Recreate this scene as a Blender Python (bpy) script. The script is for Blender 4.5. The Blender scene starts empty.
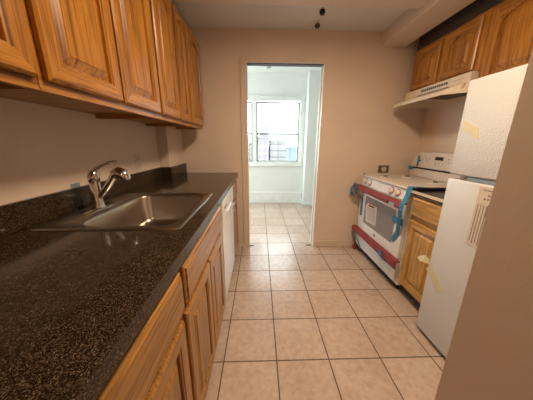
import bpy, bmesh, math, random
from mathutils import Vector, Matrix
random.seed(7)
PI = math.pi
S = bpy.context.scene
COL = S.collection

# ------------------------------------------------------------------ materials
def new_mat(name):
    m = bpy.data.materials.new(name); m.use_nodes = True
    nt = m.node_tree
    return m, nt, nt.nodes['Principled BSDF']

def setp(b, **k):
    names = dict(color='Base Color', rough='Roughness', metal='Metallic', spec='Specular IOR Level', coat='Coat Weight', coatr='Coat Roughness')
    for a, v in k.items():
        if a == 'color': v = (*v, 1)
        b.inputs[names[a]].default_value = v

def coords(nt, scale=(1, 1, 1), rot=(0, 0, 0), loc=(0, 0, 0)):
    t = nt.nodes.new('ShaderNodeTexCoord'); mp = nt.nodes.new('ShaderNodeMapping')
    mp.inputs['Scale'].default_value = scale; mp.inputs['Rotation'].default_value = rot; mp.inputs['Location'].default_value = loc
    nt.links.new(t.outputs['Object'], mp.inputs['Vector']); return mp.outputs['Vector']

def noise(nt, vec, scale, detail=3, rough=.55, dist=0):
    n = nt.nodes.new('ShaderNodeTexNoise'); n.inputs['Scale'].default_value = scale
    n.inputs['Detail'].default_value = detail; n.inputs['Roughness'].default_value = rough; n.inputs['Distortion'].default_value = dist
    nt.links.new(vec, n.inputs['Vector']); return n.outputs['Fac']

def ramp(nt, fac, stops):
    r = nt.nodes.new('ShaderNodeValToRGB'); cr = r.color_ramp
    while len(cr.elements) < len(stops): cr.elements.new(.5)
    for e, (p, c) in zip(cr.elements, stops): e.position = p; e.color = (*c, 1)
    nt.links.new(fac, r.inputs['Fac']); return r.outputs['Color']

def bump(nt, b, h, strength=.3, dist=.002):
    n = nt.nodes.new('ShaderNodeBump'); n.inputs['Strength'].default_value = strength; n.inputs['Distance'].default_value = dist
    nt.links.new(h, n.inputs['Height']); nt.links.new(n.outputs['Normal'], b.inputs['Normal'])

def mixc(nt, fac, a, b, mode='MIX'):
    m = nt.nodes.new('ShaderNodeMix'); m.data_type = 'RGBA'; m.blend_type = mode
    for inp, v in ((m.inputs[0], fac), (m.inputs[6], a), (m.inputs[7], b)):
        if isinstance(v, tuple): inp.default_value = (*v, 1)
        elif isinstance(v, (int, float)): inp.default_value = v
        else: nt.links.new(v, inp)
    return m.outputs[2]

def plain(name, color, rough=.5, metal=0, **k):
    m, nt, b = new_mat(name); setp(b, color=color, rough=rough, metal=metal, **k)
    v = coords(nt); f = noise(nt, v, 9, 2)
    c = ramp(nt, f, [(.3, tuple(x * .95 for x in color)), (.7, tuple(min(1, x * 1.04) for x in color))])
    nt.links.new(c, b.inputs['Base Color']); return m

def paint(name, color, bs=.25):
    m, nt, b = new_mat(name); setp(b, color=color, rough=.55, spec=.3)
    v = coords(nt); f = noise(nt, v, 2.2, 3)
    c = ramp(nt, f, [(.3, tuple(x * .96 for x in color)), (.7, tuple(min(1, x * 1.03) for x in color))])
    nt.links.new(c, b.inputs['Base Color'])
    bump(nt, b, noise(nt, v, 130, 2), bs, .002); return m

def oak(name, axis='z', light=(.50, .215, .026), dark=(.20, .066, .008)):
    m, nt, b = new_mat(name); setp(b, rough=.34, coat=.12, coatr=.25)
    sc = {'z': (26, 26, 1.3), 'y': (26, 1.3, 26), 'x': (1.3, 26, 26)}[axis]
    v = coords(nt, sc); f = noise(nt, v, 1.0, 5, .6, .9)
    sc2 = {'z': (170, 170, 6), 'y': (170, 6, 170), 'x': (6, 170, 170)}[axis]
    v2 = coords(nt, sc2); g = noise(nt, v2, 1.0, 2, .5)
    c1 = ramp(nt, f, [(.3, dark), (.46, tuple((a + 2 * d) / 3 for a, d in zip(dark, light))), (.62, light), (.8, tuple(x * 1.12 for x in light))])
    c2 = ramp(nt, g, [(.36, (.45, .37, .30)), (.52, (1, 1, 1))])
    nt.links.new(mixc(nt, .75, c1, c2, 'MULTIPLY'), b.inputs['Base Color'])
    bump(nt, b, g, .12, .001); return m

def tile_mat(name):
    m, nt, b = new_mat(name)
    t = .305
    v = coords(nt, (1 / t, 1 / t, 1), loc=(-.097 / t, -.971 / t, 0))
    br = nt.nodes.new('ShaderNodeTexBrick'); br.offset = 0; br.squash = 1
    br.inputs['Scale'].default_value = 1; br.inputs['Brick Width'].default_value = 1; br.inputs['Row Height'].default_value = 1
    br.inputs['Mortar Size'].default_value = .0125; br.inputs['Mortar Smooth'].default_value = .15
    br.inputs['Color1'].default_value = (.0, .0, .0, 1); br.inputs['Color2'].default_value = (1, 1, 1, 1); br.inputs['Mortar'].default_value = (.5, .5, .5, 1)
    nt.links.new(v, br.inputs['Vector'])
    vo = coords(nt); f1 = noise(nt, vo, 26, 6, .65); f2 = noise(nt, vo, 3.5, 2)
    base = ramp(nt, f1, [(.3, (.40, .29, .22)), (.5, (.53, .40, .315)), (.72, (.63, .495, .40))])
    base = mixc(nt, .35, base, ramp(nt, f2, [(.35, (.49, .36, .29)), (.65, (.62, .50, .415))]))
    base = mixc(nt, .12, base, br.outputs['Color'], 'SOFT_LIGHT')
    nt.links.new(mixc(nt, br.outputs['Fac'], base, (.105, .068, .045)), b.inputs['Base Color'])
    rr = nt.nodes.new('ShaderNodeMapRange'); rr.inputs['To Min'].default_value = .24; rr.inputs['To Max'].default_value = .8
    nt.links.new(br.outputs['Fac'], rr.inputs['Value']); nt.links.new(rr.outputs[0], b.inputs['Roughness'])
    inv = nt.nodes.new('ShaderNodeMath'); inv.operation = 'MULTIPLY_ADD'; inv.inputs[1].default_value = -1.6
    nt.links.new(br.outputs['Fac'], inv.inputs[0]); nt.links.new(f1, inv.inputs[2])
    bump(nt, b, inv.outputs[0], .35, .003); return m

def granite(name):
    m, nt, b = new_mat(name); setp(b, rough=.12, spec=.28)
    v = coords(nt)
    vo = nt.nodes.new('ShaderNodeTexVoronoi'); vo.inputs['Scale'].default_value = 620; nt.links.new(v, vo.inputs['Vector'])
    sep = nt.nodes.new('ShaderNodeSeparateColor'); nt.links.new(vo.outputs['Color'], sep.inputs[0])
    c = ramp(nt, sep.outputs[0], [(.0, (.010, .006, .003)), (.45, (.026, .017, .009)), (.72, (.062, .041, .024)), (.90, (.12, .083, .052)), (1, (.22, .16, .11))])
    f = noise(nt, v, 60, 3)
    c = mixc(nt, .6, c, ramp(nt, f, [(.35, (.3, .27, .25)), (.7, (1, 1, 1))]), 'MULTIPLY')
    nt.links.new(c, b.inputs['Base Color']); return m

def steel(name, rough=.28):
    m, nt, b = new_mat(name); setp(b, color=(.40, .36, .31), rough=rough, metal=1)
    v = coords(nt, (4, 220, 220)); f = noise(nt, v, 1, 2); bump(nt, b, f, .06, .0006); return m

def orange_peel(name, color, bs):
    m, nt, b = new_mat(name); setp(b, color=color, rough=.14, spec=.6)
    v = coords(nt); f = noise(nt, v, 150, 2, .5)
    c = ramp(nt, noise(nt, v, 5, 2), [(.3, tuple(x * .97 for x in color)), (.7, color)])
    nt.links.new(c, b.inputs['Base Color'])
    bump(nt, b, f, bs, .0025); return m

def glass_mat(name):
    m = bpy.data.materials.new(name); m.use_nodes = True; nt = m.node_tree; nt.nodes.clear()
    o = nt.nodes.new('ShaderNodeOutputMaterial'); mx = nt.nodes.new('ShaderNodeMixShader'); mx.inputs[0].default_value = .06
    t = nt.nodes.new('ShaderNodeBsdfTransparent'); t.inputs[0].default_value = (.95, .98, .97, 1)
    g = nt.nodes.new('ShaderNodeBsdfGlossy'); g.inputs['Roughness'].default_value = .02
    nt.links.new(t.outputs[0], mx.inputs[1]); nt.links.new(g.outputs[0], mx.inputs[2]); nt.links.new(mx.outputs[0], o.inputs[0]); return m

def facade(name, wall, win, sx, sz, mort=.22):
    m, nt, b = new_mat(name); setp(b, rough=.8)
    t = nt.nodes.new('ShaderNodeTexCoord'); s = nt.nodes.new('ShaderNodeSeparateXYZ'); c = nt.nodes.new('ShaderNodeCombineXYZ')
    nt.links.new(t.outputs['Object'], s.inputs[0]); nt.links.new(s.outputs[0], c.inputs[0]); nt.links.new(s.outputs[2], c.inputs[1])
    br = nt.nodes.new('ShaderNodeTexBrick'); br.offset = 0
    br.inputs['Scale'].default_value = 1; br.inputs['Brick Width'].default_value = sx; br.inputs['Row Height'].default_value = sz
    br.inputs['Mortar Size'].default_value = mort; br.inputs['Mortar Smooth'].default_value = 0
    br.inputs['Color1'].default_value = (*win, 1); br.inputs['Color2'].default_value = (*win, 1); br.inputs['Mortar'].default_value = (*wall, 1)
    nt.links.new(c.outputs[0], br.inputs['Vector']); nt.links.new(br.outputs['Color'], b.inputs['Base Color']); return m

def emit(name, color, s):
    m = bpy.data.materials.new(name); m.use_nodes = True; nt = m.node_tree; nt.nodes.clear()
    o = nt.nodes.new('ShaderNodeOutputMaterial'); e = nt.nodes.new('ShaderNodeEmission')
    e.inputs[0].default_value = (*color, 1); e.inputs[1].default_value = s; nt.links.new(e.outputs[0], o.inputs[0]); return m

M = dict(
    wall=paint('kitchen_paint', (.745, .615, .51), .12),
    nearwall=paint('shaded_wall_paint', (.62, .50, .40), .12),  # wall colour darkened to carry the dimmer light on the near wall
    ceil=paint('ceiling_paint', (.72, .71, .69), .1),
    beam=paint('beam_paint', (.76, .66, .56), .1),
    farwall=paint('far_room_paint', (.80, .83, .79), .1),
    farceil=paint('far_ceiling_paint', (.80, .83, .79), .1),
    trim=plain('cream_trim', (.72, .60, .49), .4),
    white_trim=plain('white_trim', (.80, .83, .80), .4),
    tile=tile_mat('floor_tile'), granite=granite('dark_granite'),
    oak=oak('honey_oak'), oaky=oak('honey_oak_across', 'y'), oakx=oak('honey_oak_deep', 'x'),
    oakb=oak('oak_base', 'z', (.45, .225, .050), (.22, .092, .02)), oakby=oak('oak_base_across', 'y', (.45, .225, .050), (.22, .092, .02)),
    oakr=oak('oak_right', 'z', (.62, .36, .095), (.38, .18, .04)), oakry=oak('oak_right_across', 'y', (.62, .36, .095), (.38, .18, .04)),
    steel=steel('brushed_steel'), chrome=plain('chrome', (.62, .60, .57), .09, 1),
    enamel=plain('white_enamel', (.80, .80, .79), .22), bisque=plain('bisque_enamel', (.74, .64, .50), .35),
    warmlit=plain('warm_lit_enamel', (.66, .59, .52), .3), fridge=orange_peel('textured_white', (.58, .58, .58), 1.0), fridgelow=orange_peel('textured_white_soft', (.64, .64, .64), .15),  # cooktop and backguard enamel: warm light off the walls is tinted into it
    black=plain('black_plastic', (.012, .012, .013), .25), dark=plain('dark_grey_plastic', (.06, .06, .065), .5),
    ovenglass=plain('grey_oven_glass', (.25, .25, .255), .15),
    maroon=plain('maroon_foam', (.25, .035, .035), .5), blue=plain('blue_tape', (.01, .20, .36), .45),
    masking=plain('masking_tape', (.62, .59, .41), .7), paper=plain('paper', (.62, .53, .46), .7), ink=plain('grey_ink', (.22, .20, .19), .7),
    redink=plain('red_ink', (.5, .06, .04), .6), knob=plain('knob_white', (.74, .68, .65), .35), pink=plain('pink_film', (.42, .20, .18), .35), greyring=plain('grey_ring', (.30, .28, .26), .4),
    brownplate=plain('brown_plate', (.17, .105, .065), .5), lightplate=plain('ivory_plate', (.66, .56, .46), .4),
    glass=glass_mat('window_glass'), rubber=plain('dark_rubber', (.02, .02, .02), .7),
    bluegrey=plain('blue_grey_film', (.22, .30, .36), .35), filt=plain('filter_mesh', (.10, .085, .065), .45, .6),
    bulb=emit('lamp_glow', (1, .76, .52), 12),
    alum=plain('aluminium_frame', (.36, .37, .34), .4),
)

# ------------------------------------------------------------------ mesh building
class MB:
    def __init__(s): s.bm = bmesh.new()
    def box(s, x0, x1, y0, y1, z0, z1, bev=0, mi=0, seg=2):
        bm = s.bm; n0 = set(bm.faces)
        r = bmesh.ops.create_cube(bm, size=1)
        for v in r['verts']:
            v.co = Vector(((x0 + x1) / 2 + v.co.x * (x1 - x0), (y0 + y1) / 2 + v.co.y * (y1 - y0), (z0 + z1) / 2 + v.co.z * (z1 - z0)))
        if bev:
            es = {e for v in r['verts'] for e in v.link_edges}
            bmesh.ops.bevel(bm, geom=list(es), offset=bev, segments=seg, affect='EDGES', profile=.5)
        for f in bm.faces:
            if f not in n0: f.material_index = mi
        return s
    def prism(s, pts, axis, a, b, mi=0, bev=0):
        """pts: 2-D outline in the two other axes (cyclic order of xyz without axis)"""
        def P(p, q):
            if axis == 'x': return (q, p[0], p[1])
            if axis == 'y': return (p[0], q, p[1])
            return (p[0], p[1], q)
        bm = s.bm
        va = [bm.verts.new(P(p, a)) for p in pts]; vb = [bm.verts.new(P(p, b)) for p in pts]
        fs = [bm.faces.new(va), bm.faces.new(list(reversed(vb)))]
        n = len(pts)
        for i in range(n): fs.append(bm.faces.new((va[i], vb[i], vb[(i + 1) % n], va[(i + 1) % n])))
        for f in fs: f.material_index = mi
        if bev:
            bmesh.ops.bevel(bm, geom=list({e for f in fs for e in f.edges}), offset=bev, segments=2, affect='EDGES')
        return s
    def loft(s, loops, cap0=True, cap1=True, mis=None):
        bm = s.bm; L = [[bm.verts.new(p) for p in lp] for lp in loops]; n = len(L[0])
        for k in range(len(L) - 1):
            for i in range(n):
                j = (i + 1) % n
                f = bm.faces.new((L[k][i], L[k][j], L[k + 1][j], L[k + 1][i]))
                if mis: f.material_index = mis(k, i)
        if cap0: bm.faces.new(list(reversed(L[0])))
        if cap1: bm.faces.new(L[-1])
        return s
    def tube(s, pts, rad, seg=12, mi=0):
        pts = [Vector(p) for p in pts]; n = len(pts)
        if not isinstance(rad, (list, tuple)): rad = [rad] * n
        loops = []; up = None
        for i, p in enumerate(pts):
            d = (pts[min(i + 1, n - 1)] - pts[max(i - 1, 0)]).normalized()
            if up is None: up = d.orthogonal().normalized()
            up = (up - d * up.dot(d)).normalized(); sd = d.cross(up)
            loops.append([p + rad[i] * (math.cos(a) * up + math.sin(a) * sd) for a in [2 * PI * k / seg for k in range(seg)]])
        return s.loft(loops)
    def cyl(s, p0, p1, r, seg=20): return s.tube([p0, p1], r, seg)
    def ribbon(s, pts, wvec, th=.0012):
        """flat tape along pts; wvec: half-width vectors (one or per point)"""
        pts = [Vector(p) for p in pts]; n = len(pts)
        W = [Vector(w) for w in wvec] if isinstance(wvec[0], (list, tuple)) else [Vector(wvec)] * n
        loops = []
        for i, p in enumerate(pts):
            d = (pts[min(i + 1, n - 1)] - pts[max(i - 1, 0)]).normalized(); w = W[i]; t = d.cross(w).normalized() * th / 2
            loops.append([p - w - t, p + w - t, p + w + t, p - w + t])
        return s.loft(loops)
    def obj(s, name, mats, thing=None, parent=None, smooth=None, bevmod=0):
        """thing: the top-level object whose origin the mesh uses; parent: direct parent (a part) if deeper"""
        bm = s.bm; bmesh.ops.recalc_face_normals(bm, faces=bm.faces)
        if thing is not None: org = Vector(thing['_o'])
        else:
            c = [v.co for v in bm.verts]
            org = Vector(((min(p.x for p in c) + max(p.x for p in c)) / 2, (min(p.y for p in c) + max(p.y for p in c)) / 2, min(p.z for p in c)))
        bmesh.ops.translate(bm, verts=bm.verts, vec=-org)
        if smooth:
            for f in bm.faces: f.smooth = True
            for e in bm.edges:
                if len(e.link_faces) == 2 and e.calc_face_angle(0) > math.radians(smooth): e.smooth = False
        me = bpy.data.meshes.new(name); bm.to_mesh(me); bm.free()
        for m in (mats if isinstance(mats, (list, tuple)) else [mats]): me.materials.append(M[m] if isinstance(m, str) else m)
        o = bpy.data.objects.new(name, me); COL.objects.link(o)
        if thing is None: o.location = org; o['_o'] = list(org)
        else: o.parent = parent if parent is not None else thing
        return o

def thing(name, label, cat, loc, group=None):
    o = bpy.data.objects.new(name, None); COL.objects.link(o); o.location = loc; o.empty_display_size = .05
    o['_o'] = list(loc); o['label'] = label; o['category'] = cat
    if group: o['group'] = group
    return o
def tag(o, label, cat, group=None):
    o['label'] = label; o['category'] = cat
    if group: o['group'] = group
    return o
def struct(o): o['kind'] = 'structure'; return o
def bx(*a, **k): return MB().box(*a, **k)

# ------------------------------------------------------------------ dimensions
LW, RW, BW = -.905, 1.76, 2.403       # left wall, right wall, back wall
CH = 2.27                             # kitchen ceiling
FW = 4.40; FCH = 2.46                 # far room
YN = -2.4                             # behind the camera
DX0, DX1, DZ = -.135, .654, 1.992     # doorway
PT = .10                              # partition thickness
CT = .90                              # worktop height

# ------------------------------------------------------------------ shell
struct(bx(-2.1, 2.3, YN - .1, FW + .1, -.08, 0).obj('floor', 'tile'))
bpy.data.objects['floor']['_o'] = [0, 0, 0]
fl = bpy.data.objects['floor']
for v in fl.data.vertices: v.co += fl.location
fl.location = (0, 0, 0)
struct(bx(LW - .1, RW + .1, YN - .1, BW, CH, CH + .19).obj('ceiling', 'ceil'))
struct(bx(-2.1, 2.3, BW + PT, FW + .1, FCH, FCH + .1).obj('ceiling_far', 'farceil'))
struct(bx(LW - .1, LW, YN - .1, BW, 0, CH).obj('wall_left', 'wall'))
struct(bx(RW, RW + .1, .455, BW, 0, CH).obj('wall_right', 'wall'))
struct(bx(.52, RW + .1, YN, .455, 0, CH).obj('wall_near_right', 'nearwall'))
struct(bx(LW - .1, RW + .1, YN - .1, YN, 0, CH).obj('wall_rear', 'wall'))
w = MB()
w.box(-2.1, DX0, BW, BW + PT, 0, FCH + .1).box(DX1, 2.3, BW, BW + PT, 0, FCH + .1).box(DX0, DX1, BW, BW + PT, DZ, FCH + .1)
for f in w.bm.faces:
    c = f.calc_center_median()
    f.material_index = 1 if c.y > BW + PT - .01 else 0
struct(w.obj('wall_back', ['wall', 'farwall']))
struct(bx(LW, -.818, 2.01, BW, 0, CH).obj('wall_chase', 'wall'))
# beams
struct(bx(LW, RW, 1.60, 1.91, 2.205, CH, bev=.006).obj('ceiling_beam', 'beam'))
struct(bx(1.515, RW, .457, 2.32, 2.067, CH - .001).obj('trim_6', plain('recess_shade_colour', (.055, .042, .034), .7)))  # added dark board: shade of the gap above the right cabinets, as colour
struct(bx(1.20, 1.44, .455, BW, 2.145, CH, bev=.005).obj('soffit', 'beam'))
# door casing / jamb
j = MB()
j.box(DX0 - .012, DX0 + .012, BW - .006, BW + PT + .006, 0, DZ, bev=.003)
j.box(DX1 - .004, DX1 + .004, BW + .004, BW + PT + .006, 0, DZ)
struct(j.obj('door_1', 'trim'))
struct(bx(DX0 - .055, DX0 - .014, BW - .014, BW, 0, DZ + .05, bev=.003).obj('trim_1', 'trim'))
struct(bx(DX0 + .012, DX1 - .004, BW + .03, BW + PT, DZ - .006, DZ).obj('trim_2', 'dark'))
struct(bx(DX1 - .014, DX1 - .005, BW + .075, BW + PT + .004, 0, DZ - .02, bev=.002).obj('trim_3', 'white_trim'))
struct(bx(DX1 + .0, 1.11, BW - .012, BW, 0, .075, bev=.003).obj('baseboard_back', 'trim'))
for k, x in enumerate((DX0 + .03, DX1 - .05)):
    struct(bx(x - .03, x + .03, BW + .01, BW + .04, 0, .004).obj('trim_%d' % (4 + k), 'dark'))

# far room
WX0, WX1, WZ0, WZ1 = -.62, .835, .80, 2.055
w = MB()
w.box(-2.1, WX0, FW, FW + .1, 0, FCH).box(WX1, 2.3, FW, FW + .1, 0, FCH).box(WX0, WX1, FW, FW + .1, 0, WZ0).box(WX0, WX1, FW, FW + .1, WZ1, FCH)
struct(w.obj('wall_far', 'farwall'))
struct(bx(.885, 2.3, 4.20, FW, 0, FCH).obj('wall_far_column', 'farwall'))
struct(bx(2.2, 2.3, BW + PT, 4.2, 0, FCH).obj('wall_far_right', 'farwall'))
w = MB(); a0, a1 = 2.8, 4.1
w.box(-2.1, -2.0, BW + PT, a0, 0, FCH).box(-2.1, -2.0, a1, FW, 0, FCH).box(-2.1, -2.0, a0, a1, 0, .7).box(-2.1, -2.0, a0, a1, 2.1, FCH)
struct(w.obj('wall_far_left', 'farwall'))
w = MB()
w.box(-2.07, -2.03, a0, a0 + .05, .7, 2.1).box(-2.07, -2.03, a1 - .05, a1, .7, 2.1).box(-2.07, -2.03, a0, a1, .7, .75).box(-2.07, -2.03, a0, a1, 2.05, 2.1).box(-2.07, -2.03, a0, a1, 1.38, 1.42)
struct(w.obj('window_unseen', 'white_trim'))  # unseen window, added to let more daylight into the far room
struct(bx(-2.0, .873, FW - .022, FW, 0, .235, bev=.005).obj('baseboard_far', 'white_trim'))
struct(bx(.873, 2.2, 4.185, 4.2, 0, .06, bev=.003).obj('baseboard_column', 'white_trim'))
struct(bx(.865, .885, 4.185, FW - .022, 0, .09, bev=.003).obj('baseboard_column_side', 'white_trim'))
# window_1: casing, two double-hung units
def ring(m, x0, x1, z0, z1, y0, y1, t):
    m.box(x0, x0 + t, y0, y1, z0, z1, bev=.003).box(x1 - t, x1, y0, y1, z0, z1, bev=.003)
    m.box(x0 + t, x1 - t, y0, y1, z0, z0 + t, bev=.003).box(x0 + t, x1 - t, y0, y1, z1 - t, z1, bev=.003)
win = MB(); ring(win, WX0 - .01, WX1 + .01, WZ0 - .01, WZ1 + .01, FW - .015, FW + .09, .065)
win.box(-.135, -.06, FW - .01, FW + .09, WZ0 + .05, WZ1 - .05, bev=.003)
win.box(WX0 - .05, WX1 + .04, FW - .045, FW, WZ0 - .03, WZ0 - .01, bev=.004)
win.box(WX0 - .04, WX1 + .03, FW - .03, FW, WZ1 + .01, WZ1 + .035, bev=.004)
W1 = struct(win.obj('window_1', 'white_trim'))
for (x0, x1) in ((-.06, .78), (-.565, -.135)):
    for (z0, z1, y) in ((.855, 1.415, FW + .02), (1.375, 1.985, FW + .055)):
        s_ = MB(); ring(s_, x0, x1, z0, z1, y, y + .03, .032); o = s_.obj('window_sash', 'alum', W1)
        bx(x0 + .03, x1 - .03, y + .012, y + .016, z0 + .03, z1 - .03).obj('window_pane', 'glass', W1, o)
bx(.34, .40, FW + .0, FW + .02, 1.40, 1.415, bev=.003).obj('sash_lock', 'white_trim', W1)

# outside
struct(bx(-120, 120, FW + 2, 200, -16, -15.5).obj('ground', plain('pale_ground', (.15, .15, .15), .9)))
def building(x0, x1, y0, y1, z1, mat, label, roof=None):
    t = thing('apartment_building', label, 'building', ((x0 + x1) / 2, (y0 + y1) / 2, -15.5))
    bx(x0, x1, y0, y1, -15.5, z1).obj('facade', mat, t)
    r = MB().box(x0 - .3, x1 + .3, y0 - .3, y1 + .3, z1, z1 + .4)
    if roof:
        for (a, b, h) in roof: r.box(a, b, y0 + 1, y0 + 4, z1, z1 + h)
    r.obj('roof_parapet', mat, t)
f1 = facade('lavender_facade', (.165, .145, .18), (.125, .11, .145), 1.4, 1.6)
f2 = facade('brick_facade', (.075, .068, .062), (.17, .165, .16), 2.4, 1.5, .11)
f3 = facade('blue_facade', (.11, .15, .21), (.08, .125, .20), 1.2, 1.3)
building(-.9, 2.1, 52, 60, 2.3, f1, 'hazy lavender apartment tower seen through the window, with stepped rooftop', [(.7, 2.0, 3.4), (.1, .7, 2.0), (2.0, 2.1, 1.6)])
building(2.5, 6.4, 53, 60, 1.6, f2, 'pale brick block with rows of windows, middle of the window view')
building(6.9, 8.9, 46, 52, .2, f3, 'low bluish building at the right end of the window view')
building(-9, -1.6, 64, 70, 1.0, f2, 'pale block at the left edge of the window view')
building(-14, 24, 82, 92, -.6, facade('haze_facade', (.14, .135, .14), (.16, .16, .165), 4, 2.5), 'long low block far behind the other buildings')

# ------------------------------------------------------------------ cabinet doors
def panel_door(name, mats, X, y0, y1, z0, z1, sgn, th=.019, arch=0, s=.055, thing_=None, parent=None, flat=False):
    """door leaf on plane x=X facing sgn; mats = (vertical grain, horizontal grain)"""
    K = 14 if arch else 1
    def P(u, v, n): return (X + sgn * n, u, v)
    def rect(d, n):
        return [P(y0 + d, z0 + d, n), P(y1 - d, z0 + d, n)] + [P(y1 - d - (y1 - y0 - 2 * d) * k / K, z1 - d, n) for k in range(K + 1)]
    def shape(t):
        return abs(2 * t - 1) ** 2.1
    def outl(d, n):
        a, b = y0 + s + d, y1 - s - d
        return [P(a, z0 + s + d, n), P(b, z0 + s + d, n)] + [P(b - (b - a) * k / K, z1 - s - d - arch * shape(k / K), n) for k in range(K + 1)]
    def oslot(n):   # outer loop whose top verts share u with the opening
        return rect(.007, n)
    if flat:
        loops = [rect(0, 0), rect(0, th - .010), rect(.003, th - .007), rect(.010, th - .005), rect(.011, th), rect(.02, th)]
        mis = lambda k, i: 1
        m = MB(); m.loft(loops, mis=mis); m.bm.faces.ensure_lookup_table(); m.bm.faces[-1].material_index = 1
        return m.obj(name, mats, thing_, parent)
    loops = [rect(0, 0), rect(0, th - .006), oslot(th), outl(0, th), outl(.002, th - .004), outl(.007, th - .005), outl(.008, th - .015), outl(.013, th - .015), outl(.036, th - .004), outl(.038, th - .002)]
    def mis(k, i): return 1 if (k == 2 and i != 1 and i != K + 2) else 0
    m = MB(); m.loft(loops, mis=mis)
    return m.obj(name, mats, thing_, parent)

# upper cabinets left
UX, UB, UT = -.561, 1.345, 2.10
def upper_left(y0, y1, doors, label, back=LW):
    t = thing('wall_cabinet', label, 'cabinet', ((UX + LW) / 2, (y0 + y1) / 2, UB), 'oak wall cabinets on the left wall')
    b = MB(); e = .0008
    b.box(back, UX - .018, y0 + e, y0 + .016, UB, UT).box(back, UX - .018, y1 - .016, y1 - e, UB, UT)
    b.box(back, UX - .018, y0 + .016, y1 - .016, UT - .016, UT).box(back, UX - .018, y0 + .016, y1 - .016, UB + .022, UB + .036)
    b.box(back, back + .006, y0 + .016, y1 - .016, UB + .036, UT - .016)
    b.obj('cabinet_box', ['oakx'], t)
    f = MB()
    f.box(UX - .018, UX, y0 + e, y1 - e, UB, UB + .034, bev=.0015, mi=1).box(UX - .018, UX, y0 + e, y1 - e, UT - .04, UT, bev=.0015, mi=1)
    ys = [y0] + [(a[1] + b_[0]) / 2 for a, b_ in zip(doors[:-1], doors[1:])] + [y1]
    for i, y in enumerate(ys):
        h = .022
        a = y + e if i == 0 else (y - 2 * h - e if i == len(ys) - 1 else y - h)
        if i == 0: bb = y + 2 * h
        else: bb = y - e if i == len(ys) - 1 else y + h
        f.box(UX - .018, UX, a, bb, UB + .034, UT - .04, bev=.001)
    f.obj('face_frame', ['oak', 'oaky'], t)
    for a, b_ in doors:
        panel_door('door', ['oak', 'oaky'], UX + .001, a, b_, 1.372, 2.075, 1, arch=.055, s=.048, thing_=t)
upper_left(-.30, .625, [(-.28, .14), (.165, .612)], 'oak wall cabinet at the left edge of the photo, nearest the camera')
upper_left(.625, 1.315, [(.640, .957), (.972, 1.30)], 'pair-door oak wall cabinet hanging above the sink')
upper_left(1.315, 1.86, [(1.330, 1.61), (1.640, 1.84)], 'narrower oak wall cabinet between the sink cabinet and the far end one')
upper_left(1.86, 2.26, [(1.885, 2.245)], 'single-door oak wall cabinet at the far end near the doorway', back=-.815)

# base cabinets left
BX = -.262
def base_left(y0, y1, label, drawers, doors, mats=('oakb', 'oakby'), X=BX, back=LW + .002, sgn=1, top=.858, grp='oak base cabinets under the left worktop'):
    t = thing('base_cabinet', label, 'cabinet', ((X + back) / 2, (y0 + y1) / 2, 0), grp)
    e = .0008; b = MB(); fr = X - sgn * .018
    lo, hi = min(back, fr), max(back, fr)
    b.box(lo, hi, y0 + e, y0 + .016, .10, top).box(lo, hi, y1 - .016, y1 - e, .10, top).box(lo, hi, y0 + .016, y1 - .016, .10, .116)
    ba = (back, back + sgn * .006); b.box(min(ba), max(ba), y0 + .016, y1 - .016, .116, top)
    b.obj('cabinet_box', ['oakx'], t)
    k0, k1 = X - sgn * .075, X - sgn * .06
    bx(min(k0, k1), max(k0, k1), y0 + e, y1 - e, 0, .10).obj('toe_kick', 'dark', t)
    f = MB(); f0, f1_ = min(X, fr), max(X, fr)
    for z0, z1 in ((.10, .135), (.645, .712), (.825, top)): f.box(f0, f1_, y0 + e, y1 - e, z0, z1, bev=.001, mi=1)
    f.box(f0, f1_, y0 + e, y0 + .03, .135, .645).box(f0, f1_, y1 - .03, y1 - e, .135, .645)
    f.box(f0, f1_, y0 + e, y0 + .03, .712, .825).box(f0, f1_, y1 - .03, y1 - e, .712, .825)
    if len(doors) > 1: m_ = (doors[0][1] + doors[1][0]) / 2; f.box(f0, f1_, m_ - .03, m_ + .03, .135, .645)
    f.obj('face_frame', list(mats), t)
    for a, b_ in drawers: panel_door('drawer_front', list(mats), X + sgn * .001, a, b_, .700, .838, sgn, th=.026, thing_=t, flat=True)
    for a, b_ in doors: panel_door('door', list(mats), X + sgn * .001, a, b_, .112, .662, sgn, s=.05, thing_=t)
    return t
base_left(-.62, -.0, 'oak base cabinet nearest the camera, past the bottom edge of the photo', [(-.60, -.02)], [(-.60, -.02)])
base_left(0, .60, 'oak base cabinet with one drawer over one door, bottom of the photo', [(.015, .586)], [(.015, .586)])
base_left(.60, 1.345, 'oak sink cabinet with long false drawer front over two doors', [(.613, 1.288)], [(.613, .942), (.956, 1.288)])
base_left(1.925, 2.395, 'narrow oak base cabinet between the white dishwasher and back wall', [(1.94, 2.25)], [(1.94, 2.25)], back=-.815)

# dishwasher
t = thing('dishwasher', 'white built-in dishwasher between oak cabinets under the worktop', 'dishwasher', (-.55, 1.61, 0))
bx(-.87, -.285, 1.352, 1.917, .10, .85, bev=.004).obj('tub', 'enamel', t)
bx(-.80, -.32, 1.352, 1.915, 0, .10).obj('toe_panel', 'dark', t)
d = bx(-.284, -.243, 1.348, 1.915, .105, .715, bev=.006).obj('door', 'enamel', t)
c = MB().box(-.284, -.238, 1.348, 1.915, .72, .85, bev=.006).obj('control_panel', 'enamel', t)
bx(-.240, -.228, 1.50, 1.73, .725, .745, bev=.004).obj('handle', 'enamel', t, c)
for k in range(4): bx(-.2385, -.236, 1.40 + k * .03, 1.418 + k * .03, .785, .797, bev=.001).obj('button', 'dark', t, c)

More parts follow.
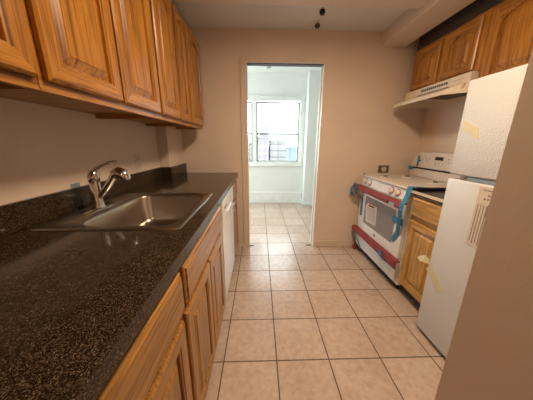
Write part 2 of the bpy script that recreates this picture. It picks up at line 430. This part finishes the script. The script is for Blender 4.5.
# worktop
SX0, SX1, SY0, SY1 = -.855, -.300, .765, 1.372   # sink rim
HX0, HX1, HY0, HY1 = -.835, -.32, .785, 1.352    # cut-out
cx1 = -.236
t = thing('countertop', 'dark speckled granite worktop along the left wall, with sink cut-out', 'countertop', (-.57, .9, .86))
m = MB(); Z0, Z1 = .86, CT
m.box(LW, cx1, -.62, HY0, Z0, Z1).box(LW, HX0, HY0, HY1, Z0, Z1).box(HX1, cx1, HY0, HY1, Z0, Z1).box(LW, cx1, HY1, 2.01, Z0, Z1).box(-.818, cx1, 2.01, BW, Z0, Z1)
bmesh.ops.remove_doubles(m.bm, verts=m.bm.verts, dist=1e-5)
m.obj('slab', 'granite', t)
b = MB(); b.box(LW, LW + .02, -.62, 1.99, CT, 1.003, bev=.002).box(LW, -.798, 1.99, 2.0098, CT, 1.003, bev=.002).box(-.8178, -.798, 2.0098, BW, CT, 1.003, bev=.002)
b.obj('backsplash', 'granite', t)

# sink
def rr(x0, x1, y0, y1, r, z, n=7):
    out = []
    for (cx, cy, a0) in ((x1 - r, y1 - r, 0), (x0 + r, y1 - r, PI / 2), (x0 + r, y0 + r, PI), (x1 - r, y0 + r, 1.5 * PI)):
        for k in range(n + 1):
            a = a0 + PI / 2 * k / n; out.append((cx + r * math.cos(a), cy + r * math.sin(a), z))
    return out
t = thing('kitchen_sink', 'stainless steel drop-in single bowl sink set in the dark worktop', 'sink', (-.575, 1.07, CT))
B = (-.722, -.335, .812, 1.320)
def bowl(d, r, z): return rr(B[0] + d, B[1] - d, B[2] + d, B[3] - d, r, z)
def rim(d, z, r=.02): return rr(SX0 + d, SX1 - d, SY0 + d, SY1 - d, r, z)
m = MB(); m.loft([rim(0, CT + .0005), rim(0, CT + .003), rim(.004, CT + .006), rim(.010, CT + .006), rim(.014, CT + .004), bowl(-.008, .068, CT + .004), bowl(-.002, .062, CT + .002), bowl(.002, .058, CT - .008), bowl(.012, .055, .76), bowl(.022, .06, .738), bowl(.05, .06, .729), bowl(.15, .03, .725)], cap0=False)
m.obj('bowl', 'steel', t, smooth=50)
cxs, cys = (B[0] + B[1]) / 2, (B[2] + B[3]) / 2
m = MB(); m.cyl((cxs, cys, .7255), (cxs, cys, .730), .042, 24); m.obj('drain', 'chrome', t, smooth=40)
m = MB(); m.cyl((cxs, cys, .730), (cxs, cys, .733), .028, 24); m.obj('drain_strainer', 'dark', t, smooth=40)
# faucet
FX, FY = -.785, 1.04
zt = CT + .004
t = thing('faucet', 'chrome single-lever pull-out faucet standing behind the sink bowl', 'faucet', (FX, FY, zt))
m = MB(); m.loft([rr(FX - .026, FX + .026, FY - .10, FY + .10, .025, z) for z in (zt, zt + .005)] + [rr(FX - .022, FX + .022, FY - .095, FY + .095, .021, zt + .008)]); m.obj('base_plate', 'chrome', t, smooth=50)
m = MB(); m.tube([(FX, FY, zt + .007), (FX, FY, zt + .012), (FX, FY, zt + .03), (FX, FY, zt + .125), (FX, FY, zt + .13)], [.028, .027, .022, .022, .020], 24); m.obj('body', 'chrome', t, smooth=40)
m = MB(); m.tube([(FX, FY, zt + .13), (FX, FY, zt + .135), (FX, FY, zt + .158), (FX + .003, FY, zt + .180), (FX + .006, FY, zt + .188)], [.020, .024, .024, .017, .005], 24); h = m.obj('handle_cap', 'chrome', t, smooth=40)
m = MB(); m.tube([(FX - .010, FY, zt + .165), (FX + .015, FY, zt + .190), (FX + .045, FY + .002, zt + .209), (FX + .085, FY + .006, zt + .225), (FX + .112, FY + .01, zt + .229)], [.010, .011, .007, .006, .003], 12)
for v in m.bm.verts: pass
m.obj('lever', 'chrome', t, h, smooth=40)
m = MB(); m.tube([(FX + .008, FY, zt + .055), (FX + .04, FY - .003, zt + .085), (FX + .09, FY - .008, zt + .145), (FX + .105, FY - .010, zt + .162)], [.014, .016, .017, .018], 20); sp = m.obj('spout', 'chrome', t, smooth=40)
m = MB(); m.tube([(FX + .101, FY - .010, zt + .158), (FX + .112, FY - .011, zt + .170), (FX + .128, FY - .012, zt + .176), (FX + .144, FY - .013, zt + .170), (FX + .153, FY - .014, zt + .156), (FX + .156, FY - .014, zt + .142)], [.018, .024, .028, .028, .025, .021], 24); m.obj('spray_head', 'chrome', t, sp, smooth=40)
m = MB(); m.cyl((FX + .156, FY - .014, zt + .142), (FX + .1565, FY - .014, zt + .138), .016, 20); m.obj('spray_nozzle', 'dark', t, sp)

# outlet on left wall
def outlet(y, z, label):
    t = thing('wall_outlet', label, 'outlet', (LW, y, z - .055))
    bx(LW, LW + .005, y - .036, y + .036, z - .057, z + .057, bev=.002).obj('cover_plate', 'lightplate', t)
    for dz in (-.022, .022):
        r = MB(); r.cyl((LW + .005, y, z + dz), (LW + .0075, y, z + dz), .016, 16); o = r.obj('receptacle', 'lightplate', t)
        q = MB(); q.box(LW + .0075, LW + .008, y - .007, y - .005, z + dz - .004, z + dz + .005).box(LW + .0075, LW + .008, y + .005, y + .007, z + dz - .004, z + dz + .005); q.obj('slot', 'black', t, o)
outlet(1.655, 1.078, 'ivory duplex outlet on the left wall above the backsplash')
tag(bx(LW + .0, LW + .0015, 1.045, 1.10, 1.0035, 1.022).obj('tape_scrap', 'bluegrey'), 'small pale grey-blue tape scrap on wall behind the faucet', 'tape')

# ------------------------------------------------------------------ range
RX, RY0, RY1 = 1.135, 1.555, 2.315
RB = 1.70                                   # range back
t = thing('kitchen_range', 'white freestanding range with grey oven window, taped for delivery', 'stove', (1.42, 1.935, 0))
bx(RX + .03, RB, RY0, RY1, .055, .875, bev=.004).obj('body', 'enamel', t)
for x in (1.20, 1.64):
    for y in (RY0 + .05, RY1 - .05):
        m = MB(); m.cyl((x, y, 0), (x, y, .0555), .018, 12); m.obj('foot', 'rubber', t)
# cooktop with raised rim
m = MB(); m.box(RX - .005, RB, RY0 - .003, RY1 + .003, .875, .895, bev=.006, seg=3)
ring_ = m
m.box(RX + .0, RX + .02, RY0 + .001, RY1 - .001, .893, .899, bev=.002).box(RX + .02, RB - .08, RY0 + .001, RY0 + .02, .893, .899, bev=.002).box(RX + .02, RB - .08, RY1 - .02, RY1 - .001, .893, .899, bev=.002)
ck = m.obj('cooktop', 'warmlit', t, smooth=40)
for (x, y) in ((1.25, 2.10), (1.47, 2.10), (1.49, 1.76)):
    m = MB(); m.tube([(x, y, .895), (x, y, .903), (x, y, .906)], [.05, .045, .034], 24); bu = m.obj('burner_base', 'warmlit', t, ck, smooth=50)
    m = MB(); m.tube([(x, y, .9065), (x, y, .914)], [.02, .018], 16); m.obj('burner_cap', 'black', t, ck, smooth=50)
bx(RX - .004, RX + .014, RY1 - .016, RY1 - .001, .8985, .908, bev=.003).obj('corner_bumper', 'black', t, ck)
# control panel (slanted)
m = MB(); m.prism([(RX - .012, .790), (RX + .005, .874), (RX + .035, .874), (RX + .035, .790)], 'y', RY0 + .001, RY1 - .001)
cp = m.obj('control_panel', 'enamel', t)
m = MB(); m.box(RX - .004, RX + .01, RY0 + .004, RY1 - .004, .8755, .8785); m.obj('panel_seam', 'dark', t, cp)
nrm = Vector((-.084, 0, .017)).normalized()
for i, y in enumerate((2.235, 2.145, 1.775, 1.685)):
    p = Vector((RX - .004, y, .832))
    m = MB(); m.tube([p + nrm * 0, p + nrm * .004], .032, 24); base = m.obj('knob_bezel', 'greyring' if i < 2 else 'pink', t, cp, smooth=40)
    m = MB(); m.tube([p + nrm * .004, p + nrm * .018, p + nrm * .022], [.023, .021, .018], 24)
    zb = Vector((.2, 0, 1)).normalized()
    q = p + nrm * .024
    m.prism([(q.y - .005, q.z - .018), (q.y + .005, q.z - .018), (q.y + .004, q.z + .018), (q.y - .004, q.z + .018)], 'x', q.x - .006, q.x + .006)
    m.obj('knob', 'knob', t, cp, smooth=40)
bx(RX - .0085, RX - .004, 1.578, 1.586, .82, .828).obj('indicator_light', 'bluegrey', t, cp)
# oven door
od = bx(RX - .008, RX + .029, RY0 + .004, RY1 - .004, .300, .784, bev=.006, seg=3).obj('oven_door', 'enamel', t)
bx(RX - .0105, RX - .007, 1.665, 2.185, .395, .690, bev=.002).obj('oven_window', 'ovenglass', t, od)
m = MB(); m.tube([(RX - .006, 2.27, .745), (RX - .045, 2.265, .752), (RX - .050, 2.24, .757), (RX - .050, 1.63, .757), (RX - .045, 1.605, .752), (RX - .006, 1.60, .745)], .013, 14)
m.obj('door_handle', 'enamel', t, od, smooth=50)
m = MB(); m.tube([(RX - .0115, 1.935, .348), (RX - .0085, 1.935, .348)], .017, 24); em = m.obj('round_emblem', 'alum', t, od)
m = MB()
for k in range(20):
    a, b_ = 2 * PI * k / 20, 2 * PI * (k + 1) / 20
    m.cyl((RX - .0115, 1.935 + .0135 * math.cos(a), .348 + .0135 * math.sin(a)), (RX - .0115, 1.935 + .0135 * math.cos(b_), .348 + .0135 * math.sin(b_)), .0008, 5)
for s_ in (-1, 1):
    pts = [(RX - .0115, 1.935 + s_ * (.0045 + .004 * math.cos(a)), .348 + .0065 * math.sin(a)) for a in [.6 + k * .5 for k in range(11)]]
    m.tube(pts, .0008, 5)
m.obj('emblem_script', 'dark', t, od)
bx(RX - .004, RX + .029, RY0 + .004, RY1 - .004, .095, .292, bev=.006, seg=3).obj('storage_drawer', 'enamel', t)
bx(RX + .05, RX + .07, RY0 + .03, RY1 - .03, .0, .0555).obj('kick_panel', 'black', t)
# backguard
m = MB()
m.prism([(RY0 + .003, .895), (RY1 - .003, .895), (RY1 - .006, .985), (RY1 - .03, 1.06), (RY1 - .075, 1.125), (RY1 - .10, 1.142), (RY0 + .10, 1.142), (RY0 + .075, 1.125), (RY0 + .03, 1.06), (RY0 + .006, .985)], 'x', RB - .065, RB + .03, bev=.004)
bg = m.obj('backguard', 'warmlit', t)
bx(RB - .0685, RB - .064, RY0 + .02, RY1 - .02, .975, .990).obj('backguard_seam', 'black', t, bg)
bx(RB - .067, RB - .064, 1.90, 1.99, 1.075, 1.105, bev=.001).obj('clock_display', 'black', t, bg)
for (y, z) in [(2.10, 1.085), (2.06, 1.085), (2.08, 1.06), (1.84, 1.09), (1.80, 1.09), (1.84, 1.06), (1.98, 1.045), (1.94, 1.045), (1.90, 1.045), (1.76, 1.075)]:
    m = MB(); m.tube([(RB - .067, y, z), (RB - .064, y, z)], .006, 10); m.obj('button', 'bluegrey', t, bg)
# foam strips
def strip(y0, y1, x, z0, z1, label, notch=None):
    m = MB()
    prof = [(x, z0), (x - .006, z0 + .006), (x - .009, (z0 + z1) / 2), (x - .004, z1 - .006), (x + .012, z1), (x + .040, z1 - .001), (x + .040, z1 - .009), (x + .012, z1 - .010), (x + .006, (z0 + z1) / 2), (x + .008, z0 + .004)]
    ya = y0
    segs = [(y0, y1)] if not notch else [(y0, notch[0]), (notch[1], y1)]
    for a, b_ in segs: m.prism(prof, 'y', a, b_)
    if notch:
        pr = [(x + .002, z0 + (z1 - z0) * .55), (x - .007, z0 + (z1 - z0) * .6), (x - .004, z1 - .006), (x + .012, z1), (x + .040, z1 - .001), (x + .040, z1 - .009), (x + .012, z1 - .010)]
        m.prism(pr, 'y', notch[0], notch[1])
    o = m.obj('foam_strip', 'maroon'); return tag(o, label, 'packing strip', 'maroon packing strips on the range')
strip(1.515, 2.345, 1.062, .737, .790, 'maroon packing strip over the oven door handle of the range', (1.60, 1.70))
strip(1.515, 2.335, 1.086, .245, .305, 'maroon packing strip across the range above its bottom drawer')
# instruction sheet
t2 = thing('instruction_sheet', 'white printed sheet taped onto the grey oven window', 'paper', (RX - .015, 2.03, .42))
a = math.radians(6)
m = MB(); m.prism([(1.93, .445), (2.125, .425), (2.155, .575), (2.13, .625), (1.945, .632)], 'x', RX - .0135, RX - .0115); sh = m.obj('sheet', 'paper', t2)
for k in range(7):
    z = .585 - k * .018
    m = MB(); m.prism([(1.955, z), (2.13 - (k % 3) * .02, z - .006), (2.13 - (k % 3) * .02, z - .001), (1.955, z + .005)], 'x', RX - .0145, RX - .0134); m.obj('text_line', 'ink', t2)
m = MB(); m.prism([(1.99, .606), (2.10, .600), (2.10, .614), (1.99, .620)], 'x', RX - .0145, RX - .0134); m.obj('heading', 'black', t2)
m = MB(); m.prism([(1.945, .632), (2.13, .625), (2.13, .630), (1.945, .638)], 'x', RX - .0145, RX - .0115); m.obj('red_border', 'redink', t2)

# blue tapes
G = 'blue tape on the range'
def tape(pts, w, label, mat='blue', g=G, extra=None):
    m = MB(); m.ribbon(pts, w)
    if extra:
        for p_, w_ in extra: m.ribbon(p_, w_)
    return tag(m.obj('blue_tape' if mat == 'blue' else 'masking_tape', mat), label, 'tape', g)
x = RX - .0145
tape([(1.15, 1.545, .909), (1.122, 1.540, .909), (1.108, 1.533, .895), (1.075, 1.500, .845), (1.045, 1.492, .79), (1.040, 1.494, .74), (1.072, 1.532, .645), (x - .002, 1.600, .52), (x, 1.655, .425)],
     [(0, .022, 0)] * 7 + [(0, .021, .010)] * 2, 'long blue tape running diagonally down the near edge of the oven door',
     extra=[([(x - .003, 1.69, .610), (x - .012, 1.63, .622), (x - .030, 1.57, .628), (x - .018, 1.535, .628)], (0, .004, .026)), ([(x - .004, 1.66, .585), (x - .008, 1.625, .64)], (0, .02, .006))])
tape([(1.20, 1.525, .9085), (1.19, 1.55, .911), (1.18, 1.59, .902), (1.17, 1.63, .8975)], (.022, 0, 0), 'short blue tape on the near front corner of the cooktop')
tape([(1.075, 2.356, .80), (1.050, 2.362, .75), (1.04, 2.368, .70), (1.07, 2.36, .66)], (.016, .02, 0), 'crumpled blue tape at the far end of the upper maroon strip',
     extra=[([(1.045, 2.365, .75), (1.03, 2.375, .70), (1.045, 2.345, .665)], (.008, .022, .006)), ([(1.050, 2.345, .715), (1.040, 2.32, .68), (1.07, 2.30, .65)], (.01, .02, 0)), ([(1.035, 2.368, .70), (1.03, 2.34, .69), (1.05, 2.36, .74)], (.012, .004, .016))])
tape([(1.072, 2.29, .7925), (1.051, 2.287, .787), (1.047, 2.283, .745), (1.060, 2.28, .70), (x, 2.265, .63), (x, 2.25, .54), (x, 2.245, .45)], (0, .019, 0), 'blue tape strip hanging down the far side of the oven door')
tape([(1.090, 2.31, .236), (1.095, 2.25, .20), (1.105, 2.19, .15), (1.118, 2.16, .105)], (.002, .010, .016), 'blue tape curling off the far end of the range drawer')
tape([(1.070, 1.72, .300), (1.069, 1.70, .262), (1.075, 1.69, .240), (RX - .008, 1.68, .205)], (0, .03, .004), 'blue tape patch at the middle of the lower maroon strip')
tape([(RX - .009, 1.66, .222), (RX - .009, 1.60, .222), (RX - .0095, 1.56, .222)], (0, 0, .022), 'blue tape patch below the near end of the lower maroon strip')
tape([(RB - .0665, 2.335, .975), (RB - .070, 2.26, .972)], (0, 0, .018), 'small blue tape at the far corner of the range backguard')
tape([(RB - .0675, 2.20, 1.105), (RB - .0715, 2.20, 1.0)], (0, .011, 0), 'vertical blue tape on the range backguard beside the clock', extra=[([(RB - .069, 2.20, 1.06), (RB - .071, 2.16, 1.058)], (0, 0, .008))])
tag(bx(1.115, 1.145, 2.30, 2.36, .0, .045, bev=.01, seg=3).obj('foam_block', 'maroon'), 'small maroon packing block on the floor by the range foot', 'packing block')

# wall receptacle behind the range
t = thing('range_receptacle', 'brown square plate with round socket on the wall behind range', 'outlet', (1.395, BW, .895))
bx(1.335, 1.455, BW - .007, BW, .905, .985, bev=.002).obj('cover_plate', 'brownplate', t)
m = MB(); m.cyl((1.397, BW - .007, .943), (1.397, BW - .014, .943), .027, 24); m.obj('socket', 'lightplate', t)

# ------------------------------------------------------------------ right base cabinet with worktop
t = base_left(1.193, 1.545, 'small oak base cabinet with drawer between the range and fridge', [(1.215, 1.53)], [(1.215, 1.53)], mats=('oakr', 'oakry'), X=1.165, back=RW - .002, sgn=-1, grp=None)
t = thing('countertop', 'small black glossy worktop piece between the range and fridge', 'countertop', (1.45, 1.37, .86))
bx(1.135, RW, 1.193, 1.547, .86, .888).obj('slab', plain('black_laminate', (.012, .011, .011), .2, spec=.15), t)
bx(1.130, 1.135, 1.193, 1.547, .868, .888, bev=.001).obj('front_edge', 'bisque', t)
bx(1.130, 1.60, 1.520, 1.549, .888, .906, bev=.002).obj('edge_strip', 'black', t)

# ------------------------------------------------------------------ range hood
t = thing('range_hood', 'cream under-cabinet range hood mounted above the white range', 'range hood', (1.55, 1.925, 1.57))
HY0_, HY1_ = 1.60, 2.30
m = MB()
def hl(d, z, xf, yn):
    return [(xf + d, HY1_ - d, z), (xf + d, yn + d * .6, z), (xf + .115 + d * .3, HY0_ + d, z), (RW - d, HY0_ + d, z), (RW - d, HY1_ - d, z)]
m.loft([hl(0, 1.704, 1.455, 1.61), hl(0, 1.646, 1.455, 1.61), hl(0, 1.598, 1.342, 1.69), hl(0, 1.570, 1.338, 1.69), hl(.010, 1.570, 1.338, 1.69), hl(.012, 1.592, 1.342, 1.69), hl(.02, 1.640, 1.455, 1.62)])
m.obj('housing', 'bisque', t)
m = MB()
for k in range(13): m.box(1.4535, 1.4555, 1.80 + k * .022, 1.816 + k * .022, 1.668, 1.686)
m.obj('vent_slots', 'dark', t)
for k in range(3): bx(1.452, 1.4555, 1.66 + k * .035, 1.68 + k * .035, 1.672, 1.682, bev=.001).obj('switch', 'lightplate', t)
bx(1.42, 1.72, 1.75, 2.08, 1.612, 1.639, bev=.003).obj('grease_filter', 'filt', t)
bx(1.42, 1.60, 1.62, 1.72, 1.60, 1.639, bev=.006).obj('lamp_cover', 'lightplate', t)

# ------------------------------------------------------------------ upper cabinets right
QX = 1.49
def upper_right(y0, y1, zb, zt_, doors, label):
    t = thing('wall_cabinet', label, 'cabinet', ((QX + RW) / 2, (y0 + y1) / 2, zb), 'oak wall cabinets on the right wall')
    e = .0008; b = MB()
    b.box(QX + .018, RW, y0 + e, y0 + .016, zb, zt_).box(QX + .018, RW, y1 - .016, y1 - e, zb, zt_).box(QX + .018, RW, y0 + .016, y1 - .016, zb, zb + .016).box(QX + .018, RW, y0 + .016, y1 - .016, zt_ - .016, zt_)
    b.obj('cabinet_box', ['oakx'], t)
    f = MB()
    f.box(QX, QX + .018, y0 + e, y1 - e, zb, zb + .03, bev=.001, mi=1).box(QX, QX + .018, y0 + e, y1 - e, zt_ - .03, zt_, bev=.001, mi=1)
    ys = [(y0 + e, y0 + .04)] + [((a[1] + b_[0]) / 2 - .025, (a[1] + b_[0]) / 2 + .025) for a, b_ in zip(doors[:-1], doors[1:])] + [(y1 - .04, y1 - e)]
    for a, b_ in ys: f.box(QX, QX + .018, a, b_, zb + .03, zt_ - .03, bev=.001)
    f.obj('face_frame', ['oak', 'oaky'], t)
    for a, b_ in doors: panel_door('door', ['oak', 'oaky'], QX - .001, a, b_, zb + .015, zt_ - .02, -1, arch=.045, s=.04, thing_=t)
upper_right(1.595, 2.30, 1.705, 2.065, [(1.635, 1.925), (1.970, 2.275)], 'two-door oak wall cabinet above the cream range hood')
upper_right(.78, 1.593, 1.60, 2.065, [(.80, 1.145), (1.17, 1.545)], 'oak wall cabinet above the white refrigerator')

# ------------------------------------------------------------------ refrigerator
t = thing('refrigerator', 'white textured two-door refrigerator half hidden by the near wall', 'refrigerator', (1.41, .82, 0))
FYa, FYb = .475, 1.180
bx(1.128, RW - .02, FYa, FYb, .03, 1.525, bev=.006).obj('cabinet_body', 'fridge', t)
bx(1.13, 1.15, FYa + .02, FYb - .02, .0, .035).obj('kick_grille', 'dark', t)
fz = bx(1.062, 1.122, FYa, FYb, 1.058, 1.532, bev=.010, seg=3).obj('freezer_door', 'fridge', t, smooth=40)
fd = bx(1.062, 1.122, FYa, FYb, .03, 1.036, bev=.010, seg=3).obj('fridge_door', 'fridgelow', t, smooth=40)
bx(1.122, 1.128, FYa + .01, FYb - .01, .04, 1.52).obj('door_gasket', 'lightplate', t)
m = MB(); m.box(1.068, 1.12, FYa + .01, FYb - .11, 1.0375, 1.0565); m.obj('door_gap_film', 'bluegrey', t)
m = MB(); m.box(1.066, 1.12, FYb - .105, FYb - .075, 1.037, 1.057, bev=.002); m.obj('hinge', 'chrome', t)
tape([(1.0614, 1.157, 1.318), (1.0614, 1.063, 1.270)], (0, .006, .027), 'pale masking tape piece on the freezer door', 'masking', 'masking tape on the refrigerator')
tape([(1.0614, 1.172, .475), (1.0614, 1.13, .435), (1.0614, 1.06, .378)], (0, .018, -.022), 'pale masking tape lying flat on the lower fridge door', 'masking', 'masking tape on the refrigerator')
tape([(1.064, 1.18, .505), (1.05, 1.205, .512), (1.043, 1.225, .505), (1.038, 1.245, .503)], [(0, .004, .014), (.006, .004, .022), (.006, .004, .018), (.002, .0, .004)], 'curled loose end of masking tape at the fridge door edge', 'masking', 'masking tape on the refrigerator')
t2 = thing('energy_label', 'tall printed paper label stuck on the lower refrigerator door', 'label', (1.0605, .96, .725))
bx(1.0600, 1.0621, .895, .988, .725, 1.026).obj('sheet', 'paper', t2)
m = MB()
bx(1.0592, 1.0602, .90, .968, 1.008, 1.013).obj('heading', 'ink', t2)
m = MB()
for k in range(5): m.box(1.0592, 1.0602, .915 + (k % 3) * .016, .925 + (k % 3) * .016, .965 + (k // 3) * .018, .974 + (k // 3) * .018)
m.obj('pictograms', 'ink', t2)
bx(1.0592, 1.0602, .914, .93, .885, .945).obj('dark_bar', 'ink', t2)
for k in range(6):
    y = .903 + k * .014
    bx(1.0592, 1.0602, y, y + .0035, .74 + (k % 2) * .01, .94 - (0 if k > 1 else .07)).obj('text_line', 'ink', t2)

# ------------------------------------------------------------------ ceiling details
t = thing('ceiling_hook', 'round dark cap hanging from a thin rod below the ceiling', 'fixture', (.502, 2.0, CH))
m = MB(); m.cyl((.495, 2.0, 2.238), (.495, 2.0, CH), .0025, 8); m.obj('rod', 'lightplate', t)
m = MB(); m.tube([(.495, 2.0, 2.240), (.495, 2.0, 2.228), (.495, 2.0, 2.212), (.495, 2.0, 2.200), (.495, 2.0, 2.195)], [.010, .020, .023, .017, .006], 20); m.obj('cap', 'black', t, smooth=60)
m = MB(); m.tube([(.495, 2.0, 2.2335), (.495, 2.0, 2.2300)], [.018, .026], 20); m.obj('collar', 'lightplate', t)
t = thing('ceiling_boss', 'small round brown knob fixed to the ceiling near the back wall', 'fixture', (.522, 2.26, CH))
m = MB(); m.tube([(.522, 2.26, CH), (.522, 2.26, 2.258)], [.012, .010], 16); m.obj('stem', 'lightplate', t)
m = MB(); m.tube([(.522, 2.26, 2.259), (.522, 2.26, 2.252), (.522, 2.26, 2.238), (.522, 2.26, 2.226), (.522, 2.26, 2.222)], [.012, .021, .024, .016, .005], 20); m.obj('ball', plain('brown_metal', (.09, .06, .045), .25, .5), t, smooth=60)
t = thing('ceiling_detector', 'small white round sensor on the far room ceiling', 'sensor', (.16, 4.08, FCH))
m = MB(); m.tube([(.16, 4.08, FCH), (.16, 4.08, FCH - .012), (.16, 4.08, FCH - .022)], [.04, .038, .022], 20); m.obj('base', 'alum', t, smooth=60)
# kitchen lamp, and an added fill lamp unseen behind the camera: dome fixtures
def lamp(x, y, label, power, color, z=CH, r=.14):
    t = thing('ceiling_lamp', label, 'lamp', (x, y, z))
    m = MB(); m.tube([(x, y, z), (x, y, z - .03)], [r + .02, r + .015], 32); m.obj('mount', 'trim', t, smooth=40)
    m = MB(); m.tube([(x, y, z - .0305), (x, y, z - .05), (x, y, z - .075), (x, y, z - .088)], [r, r * .95, r * .6, r * .1], 32); m.obj('lamp_dome', 'bulb', t, smooth=60)
    L = bpy.data.lights.new('lamp_light', 'AREA'); L.shape = 'DISK'; L.size = r * 2; L.energy = power; L.color = color
    o = bpy.data.objects.new('lamp_light', L); COL.objects.link(o); o.location = (x, y, z - .095)
lamp(.40, .95, 'round dome lamp on the kitchen ceiling over the aisle', 23, (1, .76, .52))
lamp(-.1, -1.2, 'added round dome fill lamp, unseen behind the camera', 7, (1, .74, .50))

# daylight: world sky plus portals in the two window openings
W = bpy.data.worlds.new('World'); S.world = W; W.use_nodes = True
bgn = W.node_tree.nodes['Background']; bgn.inputs[0].default_value = (.90, .96, 1, 1); bgn.inputs[1].default_value = 11.0
def portal(loc, rot, sx, sy):
    L = bpy.data.lights.new('sky_portal', 'AREA'); L.shape = 'RECTANGLE'; L.size = sx; L.size_y = sy; L.cycles.is_portal = True
    o = bpy.data.objects.new('sky_portal', L); COL.objects.link(o); o.location = loc; o.rotation_euler = rot
portal(((WX0 + WX1) / 2, FW + .11, (WZ0 + WZ1) / 2), (-PI / 2, 0, 0), WX1 - WX0, WZ1 - WZ0)
portal((-2.12, (a0 + a1) / 2, 1.4), (0, -PI / 2, 0), 1.4, a1 - a0)

# ------------------------------------------------------------------ camera
cd = bpy.data.cameras.new('camera'); cam = bpy.data.objects.new('camera', cd); COL.objects.link(cam)
cd.sensor_width = 36; cd.lens = 215.93 / 533 * 36; cd.clip_start = .02; cd.clip_end = 500
r = Vector((.99949172, -.03129316, .00608602)); u = Vector((.00207516, .25436642, .96710569)); wv = Vector((.03181187, .9666015, -.25430207))
mt = Matrix((r, u, -wv)).transposed().to_4x4(); mt.translation = (0, 0, 1.218)
cam.matrix_world = mt; S.camera = cam
for o in S.objects:
    if '_o' in o: del o['_o']
vs = S.view_settings; vs.view_transform = 'Standard'; vs.look = 'None'; vs.gamma = 1; vs.use_curve_mapping = False; vs.exposure = 0.08
